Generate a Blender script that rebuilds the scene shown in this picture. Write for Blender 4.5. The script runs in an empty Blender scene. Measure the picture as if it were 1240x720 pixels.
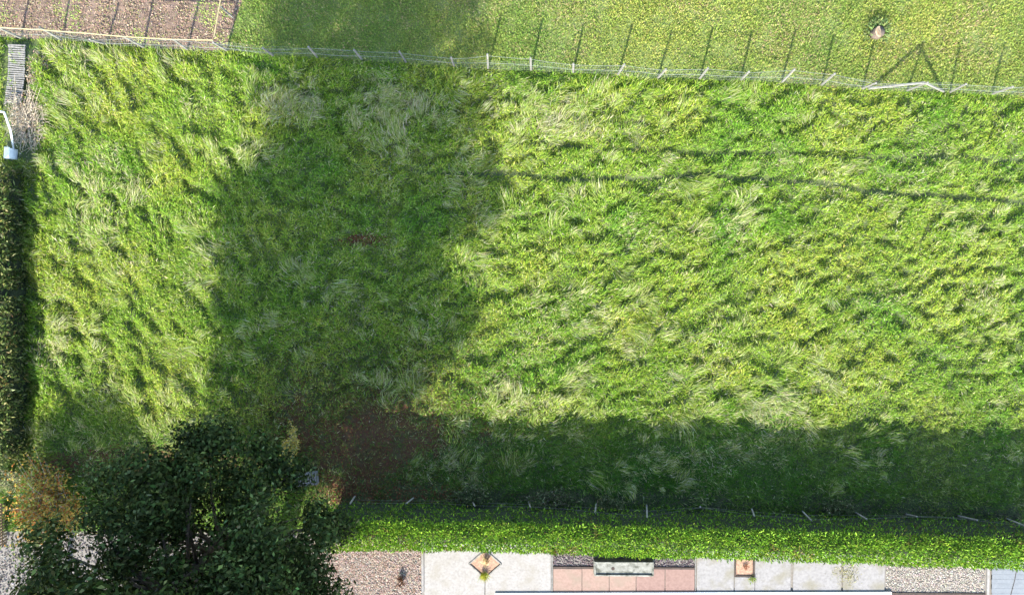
import bpy, math
import numpy as np
from mathutils import Vector, Euler, Matrix

S = bpy.context.scene
COL = S.collection
rng = np.random.default_rng(11)

# ------------------------------------------------------------------ camera
H, F = 34.7, 885.0                       # height in metres, focal length in photo pixels
cam = bpy.data.cameras.new('camera')
cam.sensor_width = 36.0
cam.lens = 36.0 * F / 1240.0
cam.clip_end = 2000.0
camo = bpy.data.objects.new('camera', cam)
COL.objects.link(camo)
camo.location = (0, 0, H)
camo.rotation_euler = (-0.0395, 0.017, 0)
S.camera = camo

# ------------------------------------------------------------------ sky and sun
EL = math.radians(34)
SHX, SHY = 0.245, 0.97                   # direction in which shadows fall on the ground
world = bpy.data.worlds.new('World')
S.world = world
world.use_nodes = True
wn = world.node_tree
sky = wn.nodes.new('ShaderNodeTexSky')
sky.sky_type = 'NISHITA'
sky.sun_disc = False
sky.sun_elevation = EL
sky.sun_rotation = math.atan2(-SHX, -SHY)
wn.links.new(sky.outputs[0], wn.nodes['Background'].inputs[0])
wn.nodes['Background'].inputs[1].default_value = 0.15
sun = bpy.data.lights.new('sun', 'SUN')
sun.energy = 3.4
sun.angle = math.radians(0.55)
sun.color = (1.0, 0.95, 0.86)
suno = bpy.data.objects.new('sun', sun)
COL.objects.link(suno)
dl = Vector((SHX * math.cos(EL), SHY * math.cos(EL), -math.sin(EL)))
suno.rotation_euler = dl.to_track_quat('-Z', 'Y').to_euler()
suno.location = (-10, -40, 40)
S.view_settings.view_transform = 'Standard'
S.view_settings.look = 'None'
S.view_settings.exposure = 2.48
S.view_settings.gamma = 1.0

# ------------------------------------------------------------------ survey helpers
RM = np.array(Euler((-0.0395, 0.017, 0)).to_matrix())
def P(px, py, z=0.0):
    """photo survey point -> place on the level z"""
    px = np.asarray(px, float); py = np.asarray(py, float)
    d = np.stack([(px - 620) / F, (360 - py) / F, -np.ones_like(px)], -1) @ RM.T
    t = (z - H) / d[..., 2]
    return np.stack([d[..., 0] * t, d[..., 1] * t], -1)
def SURV(x, y):
    """ground place -> survey coordinates (used for masks of what grows where)"""
    v = np.stack([x, y, np.full_like(x, -H)], -1) @ RM
    return 620 + F * v[..., 0] / -v[..., 2], 360 - F * v[..., 1] / -v[..., 2]

_lat = {}
def vnoise(x, y, seed):
    if seed not in _lat:
        _lat[seed] = np.random.default_rng(seed).random((256, 256))
    L = _lat[seed]
    xi = np.floor(x).astype(int); yi = np.floor(y).astype(int)
    fx = x - xi; fy = y - yi
    fx = fx * fx * fx * (fx * (fx * 6 - 15) + 10); fy = fy * fy * fy * (fy * (fy * 6 - 15) + 10)
    a = L[xi % 256, yi % 256]; b = L[(xi + 1) % 256, yi % 256]
    c = L[xi % 256, (yi + 1) % 256]; d = L[(xi + 1) % 256, (yi + 1) % 256]
    return (a * (1 - fx) + b * fx) * (1 - fy) + (c * (1 - fx) + d * fx) * fy
def fbm(x, y, scale, seed, oct=3):
    s = 0; amp = 1; tot = 0
    for o in range(oct):
        s = s + amp * vnoise(x / scale + 17.3 * o, y / scale + 9.1 * o, seed + o)
        tot += amp; amp *= 0.5; scale *= 0.5
    return s / tot
def sstep(a, b, v):
    t = np.clip((v - a) / (b - a), 0, 1)
    return t * t * (3 - 2 * t)

# ------------------------------------------------------------------ mesh helpers
def link(name, me, mat=None, parent=None, loc=None):
    o = bpy.data.objects.new(name, me)
    COL.objects.link(o)
    if mat is not None and me is not None and not me.materials:
        me.materials.append(mat)
    if parent is not None: o.parent = parent
    if loc is not None: o.location = loc
    return o
def tag(o, label, cat, group=None, kind=None):
    o['label'] = label
    if cat: o['category'] = cat
    if group: o['group'] = group
    if kind: o['kind'] = kind
    return o
def thing(name, label, cat, loc=(0, 0, 0), rz=0.0, group=None):
    o = bpy.data.objects.new(name, None)
    COL.objects.link(o)
    o.empty_display_size = 0.2
    o.location = loc; o.rotation_euler = (0, 0, rz)
    return tag(o, label, cat, group)
def quads(name, V, tint=None):
    """V (n,4,3) free quads; tint (n,3) one colour per quad"""
    n = len(V)
    me = bpy.data.meshes.new(name)
    me.vertices.add(4 * n)
    me.vertices.foreach_set('co', np.ascontiguousarray(V, np.float32).ravel())
    me.loops.add(4 * n)
    me.loops.foreach_set('vertex_index', np.arange(4 * n, dtype=np.int32))
    me.polygons.add(n)
    me.polygons.foreach_set('loop_start', np.arange(0, 4 * n, 4, dtype=np.int32))
    me.update(calc_edges=True)
    if tint is not None:
        a = me.attributes.new('tint', 'FLOAT_COLOR', 'FACE')
        c = np.ones((n, 4), np.float32); c[:, :3] = tint
        a.data.foreach_set('color', c.ravel())
    return me
def meshvf(name, V, Fc, smooth=False):
    me = bpy.data.meshes.new(name)
    me.from_pydata([tuple(map(float, v)) for v in V], [], [tuple(map(int, f)) for f in Fc])
    me.update()
    if smooth:
        me.polygons.foreach_set('use_smooth', [True] * len(me.polygons))
    return me
class MB:
    def __init__(self): self.v = []; self.f = []
    def add(self, V, Fc):
        b = len(self.v)
        self.v += [tuple(v) for v in V]; self.f += [tuple(i + b for i in f) for f in Fc]
        return self
    def box(self, c, s, rot=None, bev=0.0):
        """box with chamfered edges when bev > 0"""
        hx, hy, hz = s[0] / 2, s[1] / 2, s[2] / 2
        V = []; Fc = []
        if bev <= 0:
            for sz in (-1, 1):
                for a, b in ((-1, -1), (1, -1), (1, 1), (-1, 1)): V.append((a * hx, b * hy, sz * hz))
            Fc = [(3, 2, 1, 0), (4, 5, 6, 7), (0, 1, 5, 4), (1, 2, 6, 5), (2, 3, 7, 6), (3, 0, 4, 7)]
        else:
            rings = [(-hz, bev), (-hz + bev, 0), (hz - bev, 0), (hz, bev)]
            for z, i in rings:
                k = bev * 0.6
                x, y = hx - i, hy - i
                V += [(-x + k, -y, z), (x - k, -y, z), (x, -y + k, z), (x, y - k, z), (x - k, y, z), (-x + k, y, z), (-x, y - k, z), (-x, -y + k, z)]
            for r in range(3):
                for i in range(8):
                    j = (i + 1) % 8
                    Fc.append((r * 8 + i, r * 8 + j, r * 8 + 8 + j, r * 8 + 8 + i))
            Fc.append(tuple(range(7, -1, -1))); Fc.append(tuple(range(24, 32)))
        M = rot if rot is not None else Matrix.Identity(3)
        V = [M @ Vector(v) + Vector(c) for v in V]
        return self.add(V, Fc)
    def tube(self, pts, rad, seg=6, caps=True):
        pts = [Vector(p) for p in pts]
        if not hasattr(rad, '__len__'): rad = [rad] * len(pts)
        V = []; Fc = []
        for i, p in enumerate(pts):
            t = (pts[min(i + 1, len(pts) - 1)] - pts[max(i - 1, 0)]).normalized()
            u = t.cross(Vector((0, 0, 1)) if abs(t.z) < 0.9 else Vector((1, 0, 0))).normalized()
            w = t.cross(u)
            for k in range(seg):
                a = 2 * math.pi * k / seg
                V.append(p + (u * math.cos(a) + w * math.sin(a)) * rad[i])
        for i in range(len(pts) - 1):
            for k in range(seg):
                j = (k + 1) % seg
                Fc.append((i * seg + k, i * seg + j, (i + 1) * seg + j, (i + 1) * seg + k))
        if caps:
            Fc.append(tuple(range(seg - 1, -1, -1)))
            b = (len(pts) - 1) * seg
            Fc.append(tuple(range(b, b + seg)))
        return self.add(V, Fc)
    def mesh(self, name, smooth=False): return meshvf(name, self.v, self.f, smooth)
    def obj(self, name, mat, parent=None, smooth=False, loc=None): return link(name, self.mesh(name, smooth), mat, parent, loc)

def blades(x, y, z, ang, inc, L, w, bend, roll):
    """bent tapering blades, one four-cornered leaf each"""
    ca, sa = np.cos(ang), np.sin(ang)
    def d(e): return np.stack([ca * np.cos(e), sa * np.cos(e), np.sin(e)], -1)
    p0 = np.stack([x, y, z], -1)
    p1 = p0 + (0.5 * L)[:, None] * d(inc + bend)
    p2 = p1 + (0.5 * L)[:, None] * d(inc - bend)
    side = np.stack([-sa * np.cos(roll), ca * np.cos(roll), np.sin(roll)], -1) * (w * 0.5)[:, None]
    return np.stack([p0, p1 + side, p2, p1 - side], 1)
def leaves(p, nrm, L, w, r, droop=0.0):
    """leaf quads at p, lying across the outward direction nrm"""
    n = len(p)
    t = r.normal(size=(n, 3)); t -= (t * nrm).sum(1, keepdims=True) * nrm
    t /= np.linalg.norm(t, axis=1, keepdims=True) + 1e-9
    t[:, 2] -= droop
    s = np.cross(nrm, t); s /= np.linalg.norm(s, axis=1, keepdims=True) + 1e-9
    L = L[:, None]; w = w[:, None]
    b = nrm * (L * 0.12)
    return np.stack([p - t * L * .5, p + s * w * .5 + b, p + t * L * .5, p - s * w * .5 + b], 1)

# ------------------------------------------------------------------ materials
def newmat(name):
    m = bpy.data.materials.new(name); m.use_nodes = True
    nt = m.node_tree
    return m, nt, nt.nodes['Principled BSDF'], nt.nodes['Material Output']
def foliage_mat(name, trans=0.3, rough=0.55, spec=0.25, tcol=(1.15, 1.1, 0.5)):
    m, nt, p, out = newmat(name)
    a = nt.nodes.new('ShaderNodeAttribute'); a.attribute_name = 'tint'
    p.inputs['Roughness'].default_value = rough
    p.inputs['Specular IOR Level'].default_value = spec
    nt.links.new(a.outputs['Color'], p.inputs['Base Color'])
    t = nt.nodes.new('ShaderNodeBsdfTranslucent')
    mm = nt.nodes.new('ShaderNodeMix'); mm.data_type = 'RGBA'; mm.blend_type = 'MULTIPLY'
    mm.inputs[0].default_value = 1.0
    nt.links.new(a.outputs['Color'], mm.inputs[6]); mm.inputs[7].default_value = (*tcol, 1)
    nt.links.new(mm.outputs[2], t.inputs[0])
    x = nt.nodes.new('ShaderNodeMixShader'); x.inputs[0].default_value = trans
    nt.links.new(p.outputs[0], x.inputs[1]); nt.links.new(t.outputs[0], x.inputs[2])
    nt.links.new(x.outputs[0], out.inputs[0])
    return m
def noise_mat(name, stops, scale=3.0, rough=0.85, bump=0.3, bscale=None, detail=6, spec=0.3, second=None, dist=0.02):
    """stops: [(pos, rgb)], object-space noise; second=(scale, rgb, lo, hi) adds stains"""
    m, nt, p, out = newmat(name)
    tc = nt.nodes.new('ShaderNodeNewGeometry')
    n = nt.nodes.new('ShaderNodeTexNoise'); n.inputs['Scale'].default_value = scale; n.inputs['Detail'].default_value = detail
    n.inputs['Roughness'].default_value = 0.65
    nt.links.new(tc.outputs['Position'], n.inputs['Vector'])
    r = nt.nodes.new('ShaderNodeValToRGB')
    e = r.color_ramp.elements
    while len(e) < len(stops): e.new(0.5)
    for k, (q, c) in enumerate(stops): e[k].position = q; e[k].color = (*c, 1)
    nt.links.new(n.outputs['Fac'], r.inputs[0])
    colr = r.outputs[0]
    if second:
        n2 = nt.nodes.new('ShaderNodeTexNoise'); n2.inputs['Scale'].default_value = second[0]; n2.inputs['Detail'].default_value = 5
        nt.links.new(tc.outputs['Position'], n2.inputs['Vector'])
        mr = nt.nodes.new('ShaderNodeMapRange'); mr.inputs[1].default_value = second[2]; mr.inputs[2].default_value = second[3]
        nt.links.new(n2.outputs['Fac'], mr.inputs[0])
        mx = nt.nodes.new('ShaderNodeMix'); mx.data_type = 'RGBA'
        nt.links.new(mr.outputs[0], mx.inputs[0]); nt.links.new(colr, mx.inputs[6]); mx.inputs[7].default_value = (*second[1], 1)
        colr = mx.outputs[2]
    nt.links.new(colr, p.inputs['Base Color'])
    p.inputs['Roughness'].default_value = rough
    p.inputs['Specular IOR Level'].default_value = spec
    if bump:
        nb = nt.nodes.new('ShaderNodeTexNoise'); nb.inputs['Scale'].default_value = bscale or scale * 3; nb.inputs['Detail'].default_value = 4
        nt.links.new(tc.outputs['Position'], nb.inputs['Vector'])
        b = nt.nodes.new('ShaderNodeBump'); b.inputs['Strength'].default_value = bump; b.inputs['Distance'].default_value = dist
        nt.links.new(nb.outputs['Fac'], b.inputs['Height']); nt.links.new(b.outputs[0], p.inputs['Normal'])
    return m
def attr_mat(name, rough=0.85):
    m, nt, p, out = newmat(name)
    a = nt.nodes.new('ShaderNodeAttribute'); a.attribute_name = 'tint'
    nt.links.new(a.outputs['Color'], p.inputs['Base Color'])
    p.inputs['Roughness'].default_value = rough
    p.inputs['Specular IOR Level'].default_value = 0.2
    return m

M_grass = foliage_mat('grass_blade', 0.36, 0.6, 0.08)
M_leaf = foliage_mat('tree_leaf', 0.18, 0.65, 0.05)
M_hedge = foliage_mat('hedge_leaf', 0.16, 0.6, 0.06)
M_litter = attr_mat('dry_litter')
M_stone = attr_mat('gravel_stone')
M_soil = noise_mat('meadow_soil', [(0.3, (.030, .040, .014)), (0.5, (.05, .07, .02)), (0.75, (.085, .085, .035))], 2.5, bump=.6)
M_lawnsoil = noise_mat('lawn_soil', [(0.3, (.08, .11, .03)), (0.55, (.12, .15, .04)), (0.8, (.16, .155, .065))], 1.6, bump=.5)
M_plot = noise_mat('tilled_soil', [(0.3, (.07, .046, .032)), (0.5, (.12, .08, .056)), (0.72, (.16, .114, .083))], 4.0, bump=.9, bscale=14, dist=.05)
M_red = noise_mat('bare_red_earth', [(0.3, (.042, .020, .008)), (0.5, (.072, .034, .014)), (0.75, (.10, .058, .026))], 3.0, bump=.7, second=(1.1, (.05, .045, .016), .45, .65))
M_far = noise_mat('far_ground', [(0.3, (.05, .07, .02)), (0.6, (.09, .12, .035)), (0.8, (.14, .13, .06))], 0.4, bump=.3)
M_bark = noise_mat('bark', [(0.3, (.04, .03, .022)), (0.7, (.11, .085, .065))], 6, bump=.8)
M_twig = noise_mat('dry_twig', [(0.3, (.20, .16, .11)), (0.7, (.42, .36, .27))], 9, bump=.2)
M_concpost = noise_mat('concrete_post', [(0.3, (0.098, 0.094, 0.079)), (0.7, (0.188, 0.18, 0.158))], 7, bump=.3, second=(2.5, (.09, .10, .06), .55, .75))
M_darkpost = noise_mat('weathered_post', [(0.3, (.10, .092, .075)), (0.7, (.24, .225, .185))], 7, bump=.3)
M_wire = noise_mat('galvanised_wire', [(0.3, (0.135, 0.149, 0.14)), (0.7, (0.189, 0.203, 0.194))], 5, rough=.6, bump=0)
M_oldwire = noise_mat('old_wire', [(0.3, (.06, .06, .055)), (0.7, (.13, .13, .115))], 5, rough=.7, bump=0)
M_net = noise_mat('pale_netting', [(0.3, (0.084, 0.105, 0.088)), (0.7, (0.126, 0.147, 0.126))], 3, rough=.7, bump=0)
M_rail = noise_mat('pale_yellow_pole', [(0.3, (.22, .175, .085)), (0.7, (.31, .255, .14))], 6, bump=.2)
M_greywood = noise_mat('grey_wood', [(0.3, (0.09, 0.087, 0.078)), (0.5, (0.144, 0.138, 0.123)), (0.75, (0.216, 0.204, 0.18))], 9, bump=.5)
M_bluewood = noise_mat('dark_grey_wood', [(0.3, (.075, .072, .07)), (0.7, (.15, .147, .145))], 9, bump=.5)
M_brownwood = noise_mat('brown_wood', [(0.3, (.10, .065, .035)), (0.7, (.25, .175, .105))], 9, bump=.5)
M_white = noise_mat('white_paint', [(0.3, (.72, .73, .74)), (0.7, (.82, .82, .83))], 2, rough=.5, bump=.05)
M_slab = noise_mat('pale_concrete', [(0.32, (0.15, 0.141, 0.127)), (0.5, (0.19, 0.179, 0.164)), (0.7, (0.217, 0.208, 0.193))], 9, bump=.35, bscale=60, dist=.006, second=(1.3, (.155, .14, .112), .48, .8))
M_slabg = noise_mat('grey_concrete', [(0.32, (0.13, 0.124, 0.117)), (0.5, (0.164, 0.156, 0.148)), (0.7, (0.192, 0.184, 0.175))], 8, bump=.35, bscale=50, dist=.006, second=(1.2, (.12, .108, .07), .47, .74))
M_pinkA = noise_mat('pink_paving', [(0.32, (0.151, 0.1, 0.076)), (0.6, (0.194, 0.13, 0.103))], 8, bump=.3, bscale=50, dist=.006, second=(1.5, (.15, .115, .085), .47, .75))
M_pinkB = noise_mat('rose_paving', [(0.32, (0.131, 0.08, 0.065)), (0.6, (0.17, 0.108, 0.088))], 8, bump=.3, bscale=50, dist=.006)
M_mortar = noise_mat('joint_sand', [(0.3, (0.096, 0.087, 0.075)), (0.7, (0.162, 0.147, 0.126))], 12, bump=.3)
M_bed = noise_mat('bed_soil', [(0.3, (.14, .08, .055)), (0.6, (.27, .17, .11)), (0.8, (.34, .25, .17))], 9, bump=.6)
M_trough = noise_mat('weathered_concrete', [(0.3, (.075, .075, .06)), (0.5, (.14, .14, .118)), (0.7, (.20, .20, .175))], 4.5, bump=.6, bscale=18, second=(3.0, (.045, .048, .035), .54, .68))
M_hole = noise_mat('dark_rust', [(0.3, (.02, .016, .013)), (0.7, (.06, .04, .03))], 9, bump=.2)
M_deck = noise_mat('blue_grey_deck', [(0.3, (0.104, 0.113, 0.12)), (0.7, (0.135, 0.144, 0.15))], 5, rough=.6, bump=.2)
M_stump = noise_mat('cut_wood', [(0.3, (.20, .135, .075)), (0.7, (.34, .25, .15))], 9, bump=.3)

# ------------------------------------------------------------------ ground sheets
me = meshvf('ground', [(-500, -500, -.06), (500, -500, -.06), (500, 500, -.06), (-500, 500, -.06)], [(0, 1, 2, 3)])
tag(link('ground', me, M_far), 'open grassy ground reaching out around the plots', 'ground', kind='structure')

# boundary lines surveyed from the photograph
NF = np.array([(-25, 43), (27, 47), (77, 50), (130, 54), (175, 58), (228, 61), (276, 62), (331, 67.6), (384.6, 70), (438.8, 73), (492, 76), (550, 80.5),
               (591, 84), (643, 85.5), (694, 88.7), (748, 91), (796, 95), (847, 96), (896, 98), (946, 100.5), (994.5, 103.5), (1044, 107.5), (1098, 110),
               (1150, 112), (1200, 114.5), (1245, 117), (1290, 119)])
NFW = P(NF[:, 0], NF[:, 1])
SF = np.array([(430, 600), (501, 602), (571, 605), (640, 607), (722, 609), (783, 611), (848, 612.5), (910, 615), (971, 618), (1036, 620), (1097, 622), (1160, 624), (1218, 627), (1275, 629)])
SFW = P(SF[:, 0], SF[:, 1])
def yN(x): return np.interp(x, NFW[:, 0], NFW[:, 1])
def yS(x): return np.interp(x, SFW[:, 0], SFW[:, 1])
XL, XR = -26.5, 26.0
YLOW = -12.75

# flow of the lodged grass and its clumps
def flow(x, y):
    px, py = SURV(x, y)
    wl = 1 - sstep(180, 520, px)
    base = wl * math.radians(112) + (1 - wl) * math.radians(38)
    return base + (fbm(x, y, 3.2, 21, 2) - .5) * 2.6 + (fbm(x, y, 1.1, 25, 2) - .5) * 1.8
def clump(x, y):
    px, py = SURV(x, y)
    wl = 1 - sstep(180, 480, px)
    wx = x + (fbm(x, y, 1.5, 71, 2) - .5) * 1.0; wy = y + (fbm(x, y, 1.5, 75, 2) - .5) * 1.0
    def fr(a, sl, ss, seed):
        u = wx * math.cos(a) + wy * math.sin(a); v = -wx * math.sin(a) + wy * math.cos(a)
        return fbm(u / sl, v / ss, 1.0, seed, 3)
    cl = fr(math.radians(118), 1.2, .48, 31); cr = fr(math.radians(28), .66, .36, 41)
    c = wl * cl + (1 - wl) * cr
    return sstep(.34, .58, c)
def tracks(x, y):
    """two narrow trodden lines across the meadow: 1 on the line"""
    px, py = SURV(x, y)
    l1 = np.interp(px, [400, 545, 620, 680, 760, 840, 950, 1100, 1240, 1300], [196, 211, 212, 219, 216, 213, 219, 237, 246, 250]) + (fbm(x, y, 2, 55, 2) - .5) * 6
    l2 = np.interp(px, [560, 620, 760, 950, 1240, 1300], [176, 178, 181, 187, 196, 198]) + (fbm(x, y, 2, 57, 2) - .5) * 10
    a = np.exp(-((py - l1) / 3.3) ** 2) * (.72 + .7 * fbm(x, y, 1.4, 59, 2)) * sstep(430, 560, px)
    b = np.exp(-((py - l2) / 3.0) ** 2) * sstep(590, 640, px) * .8
    return np.clip(a + b, 0, 1)
def earthmask(x, y):
    px, py = SURV(x, y)
    n = (fbm(x, y, 1.6, 61, 3) - .5)
    a = np.exp(-(((px - 442) / 122) ** 2 + ((py - 536) / 72) ** 2)) + n * .9
    b = np.exp(-(((px - 440) / 26) ** 2 + ((py - 291) / 9) ** 2)) * 1.0 + n * .4
    c = np.exp(-(((px - 180) / 190) ** 2 + ((py - 562) / 26) ** 2)) + n * .4
    return np.clip(np.maximum(np.maximum(sstep(.22, .85, a), sstep(.4, .7, b)), .8 * sstep(.35, .7, c)), 0, 1)
def drymask(x, y):
    px, py = SURV(x, y)
    n = fbm(x, y, 1.3, 81, 3)
    g = np.zeros_like(px)
    for cx, cy, sx, sy, k in ((335, 118, 60, 24, .8), (470, 128, 70, 22, .9), (390, 130, 60, 22, .7), (585, 300, 26, 40, .9), (650, 148, 55, 28, .9), (710, 160, 32, 20, 1),
                              (900, 492, 60, 24, .9), (790, 500, 40, 16, .6), (640, 470, 70, 26, .45), (975, 466, 25, 18, .8), (770, 375, 110, 60, .45), (865, 270, 40, 20, .4), (345, 225, 34, 22, .6),
                              (500, 390, 60, 40, .4), (175, 70, 60, 14, .8), (90, 64, 60, 10, .9), (60, 430, 26, 60, .5), (130, 220, 60, 90, .4), (555, 560, 60, 22, .3), (920, 535, 70, 26, .45)):
        g = np.maximum(g, k * np.exp(-(((px - cx) / sx) ** 2 + ((py - cy) / sy) ** 2)))
    return np.clip(sstep(.52, .74, n) * .30 + g * sstep(.36, .62, n), 0, 1)
def mheight(x, y):
    c = clump(x, y)
    band = sstep(480, 520, SURV(x, y)[1])
    h = .03 + c * (.345 - .18 * band) + (fbm(x, y, 4, 91, 2) - .5) * .16
    e = earthmask(x, y)
    h = h * (1 - .85 * e) * (1 - .8 * tracks(x, y))
    edge = sstep(0.0, 0.9, yN(x) - y) * sstep(0.0, .8, y - yS(x) + .2)
    return np.maximum(h * edge, 0.0)

# meadow ground, gently lumpy
nx, ny = 300, 130
gx, gy = np.meshgrid(np.linspace(XL, XR, nx), np.linspace(0, 1, ny), indexing='ij')
gyy = YLOW + (yN(gx) - YLOW) * gy
gz = mheight(gx, gyy) * .55 - .01
idx = np.arange(nx * ny).reshape(nx, ny)
Fq = np.stack([idx[:-1, :-1], idx[1:, :-1], idx[1:, 1:], idx[:-1, 1:]], -1).reshape(-1, 4)
me = meshvf('meadow', np.stack([gx, gyy, gz], -1).reshape(-1, 3), Fq, True)
me.materials.append(M_soil); me.materials.append(M_red)
r0 = np.random.default_rng(4)
fc = earthmask(gx, gyy)[:-1, :-1].reshape(-1)
me.polygons.foreach_set('material_index', (fc + r0.uniform(-.38, .38, len(fc)) > .55).astype(np.int32))
tag(link('meadow', me), 'uneven earth of the overgrown meadow between the two fences', 'meadow', kind='structure')

# ------------------------------------------------------------------ meadow grass
def pick(n, cols, probs, r, jit=.16):
    cols = np.array(cols); i = r.choice(len(cols), n, p=np.array(probs) / np.sum(probs))
    return np.clip(cols[i] * (1 + r.normal(0, jit, (n, 1))) * (1 + r.normal(0, jit * .4, (n, 3))), .004, .9)
GREEN = [(.15, .24, .020), (.19, .27, .026), (.10, .195, .018), (.25, .305, .065)]
STRAW = [(.31, .31, .16), (.27, .29, .115), (.36, .34, .22), (.235, .27, .085)]
r = np.random.default_rng(5)
N = 1060000
x = r.uniform(XL, XR, N); y = r.uniform(YLOW, 11.8, N)
k = (y < yN(x) - .05) & ((y > yS(x) - .55) | (x < P(400, 620)[0]))
x, y = x[k], y[k]
px, py = SURV(x, y)
em = earthmask(x, y); tr = tracks(x, y)
nearf = sstep(1.15, .25, y - yS(x)) * (x > P(400, 620)[0])
k = (r.random(len(x)) > em * .84) & (r.random(len(x)) > nearf * (.45 + .6 * vnoise(x * 1.3, y * 1.3, 6))) & (r.random(len(x)) > tr * 1.1) & ~((px < 34 + 30 * vnoise(x * 2, y * 2, 7)) & (px > 7) & (py > 50) & (py < 196) & (r.random(len(x)) < .93))
x, y, px, py = x[k], y[k], px[k], py[k]
n = len(x)
h = mheight(x, y); c = clump(x, y); dry = drymask(x, y); fl = flow(x, y)
z = h * np.sqrt(r.random(n))
loose = .45 + 1.3 * fbm(x, y, 1.9, 95, 2)
ang = fl + r.normal(0, 1, n) * loose * (1 - .4 * dry)
far = sstep(820, 1150, px)
L = (.135 + .10 * c + .15 * dry) * r.uniform(.5, 1.5, n) * (1 - .2 * far)
inc = np.clip(r.normal(.46 - .12 * dry, .40, n), -.2, 1.4)
w = r.uniform(.014, .038, n)
V = blades(x, y, z, ang, inc, L, w, r.uniform(.15, .5, n), r.normal(0, .55, n))
tint = pick(n, GREEN, [.33, .26, .17, .24], r)
patch = fbm(x, y, 2.4, 101, 3)
tint *= (1 + (patch[:, None] - .5) * np.array([1.1, .45, .9]))
shade_band = sstep(480, 540, py)[:, None]  # hedge shadow put into the grass colour: darker tint across the south band
tint = tint * (1 - .5 * shade_band * np.array([1.0, .75, .5]))
brn = np.exp(-(((px - 435) / 135) ** 2 + ((py - 510) / 80) ** 2))
bs = r.random(n) < .75 * brn
tint[bs] = pick(bs.sum(), [(.11, .075, .03), (.14, .12, .04), (.08, .05, .022), (.10, .12, .03)], [.3, .3, .2, .2], r)
isdry = r.random(n) < .05 + .62 * dry
tint[isdry] = pick(isdry.sum(), STRAW, [.35, .3, .15, .2], r)
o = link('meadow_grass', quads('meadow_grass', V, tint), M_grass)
tag(o, 'tall lodged green grass with straw streaks covering the meadow', 'grass', kind='stuff')

# swept tufts of long bleached grass lying over the rest
NT = 1500
tx = r.uniform(XL, XR, NT * 4); ty = r.uniform(-10.5, 10.5, NT * 4)
score = (drymask(tx, ty) * 1.2 + .10) * sstep(.3, .62, fbm(tx, ty, 3.0, 97, 3)) * 1.7
k = (r.random(len(tx)) < score * .75) & (ty < yN(tx) - .5) & (ty > yS(tx) + .8) & (earthmask(tx, ty) < .4) & (tracks(tx, ty) < .15) & ~((SURV(tx, ty)[0] < 50) & (SURV(tx, ty)[1] < 210))
tx, ty = tx[k][:NT], ty[k][:NT]
nt_ = len(tx); per = 76
ta = flow(tx, ty) + r.normal(0, .65, nt_)
dr = drymask(tx, ty)
size = (.3 + .75 * r.random(nt_) ** 1.8) * (1 - .3 * sstep(850, 1150, SURV(tx, ty)[0]))
fan = r.uniform(.12, .45, nt_)
th = mheight(tx, ty)
I = np.repeat(np.arange(nt_), per)
m = len(I)
off = r.normal(0, .22, m) * size[I]; al = r.normal(0, .26, m) * size[I]
bx = tx[I] - np.sin(ta[I]) * off + np.cos(ta[I]) * al
by = ty[I] + np.cos(ta[I]) * off + np.sin(ta[I]) * al
curl = r.normal(0, .5, nt_)
ang = ta[I] + curl[I] * al / np.maximum(size[I], .1) * 3 + off / np.maximum(size[I], .1) * fan[I] * 1.6 + r.normal(0, .16, m)
L = size[I] * r.uniform(.3, .85, m)
V = blades(bx, by, th[I] * .9 + r.uniform(.0, .14, m), ang, np.clip(r.normal(.36, .16, m), .05, 1), L, r.uniform(.010, .022, m), r.uniform(.3, .6, m), r.normal(0, .35, m))
tint = pick(m, STRAW + [(.20, .27, .05)], [.35, .2, .3, .15, .15], r)
gsel = r.random(m) < (.68 - .45 * np.clip(dr[I] * 1.4, 0, 1)) * (.5 + vnoise(tx * 3, ty * 3, 9)[I])
tint[gsel] = pick(gsel.sum(), [(.18, .26, .04), (.25, .30, .075), (.13, .21, .03)], [.4, .4, .2], r)
o = link('long_grass', quads('long_grass', V, tint), M_grass)
tag(o, 'swept bleached tufts of long grass lying over the green meadow', 'grass', kind='stuff')

# ------------------------------------------------------------------ mown lawn and tilled plot north of the fence
YT = 18.5
xe = P(292, 0)[0]; xe2 = P(275, 58)[0]
def xedge(y): return np.interp(y, [P(275, 58)[1], P(292, 0)[1]], [P(278, 58)[0], P(297, 0)[0]])
lawn_v = []
V = []
for i, xx in enumerate(np.linspace(-14.2, XR, 80)):
    V.append((xx, float(yN(xx)) - .02, -.004)); V.append((xx, YT + 20, -.004))
me = meshvf('lawn', V, [(2 * i, 2 * i + 2, 2 * i + 3, 2 * i + 1) for i in range(79)])
tag(link('lawn', me, M_lawnsoil), 'short mown lawn north of the concrete post fence', 'lawn', kind='structure')
N = 280000
x = r.uniform(-14.4, XR, N); y = r.uniform(7.8, 15.2, N)
k = (y > yN(x) - .05) & (x > xedge(y) - .08)
x, y = x[k], y[k]; n = len(x)
pt = fbm(x, y, 1.8, 111, 3); pt2 = fbm(x, y, .6, 115, 2)
k = r.random(n) < .55 + .9 * (pt - .3) + .5 * (pt2 - .4)
x, y, pt, pt2 = x[k], y[k], pt[k], pt2[k]; n = len(x)
V = blades(x, y, .07 * sstep(.4, .7, fbm(x, y, .45, 117, 2)) * r.random(n), r.uniform(0, 6.28, n), np.clip(r.normal(.6, .35, n), .05, 1.4), r.uniform(.08, .17, n) * (.6 + .9 * pt2), r.uniform(.024, .042, n), r.uniform(.1, .4, n), r.normal(0, .5, n))
tint = pick(n, [(.175, .24, .045), (.22, .275, .058), (.13, .205, .038), (.25, .27, .085)], [.35, .3, .2, .15], r)
tint *= 1 + (fbm(x, y, 3.5, 123, 3)[:, None] - .5) * np.array([.9, .45, .5])
isd = r.random(n) < .03 + .24 * sstep(.52, .72, fbm(x, y, 2.6, 121, 3))
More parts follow.
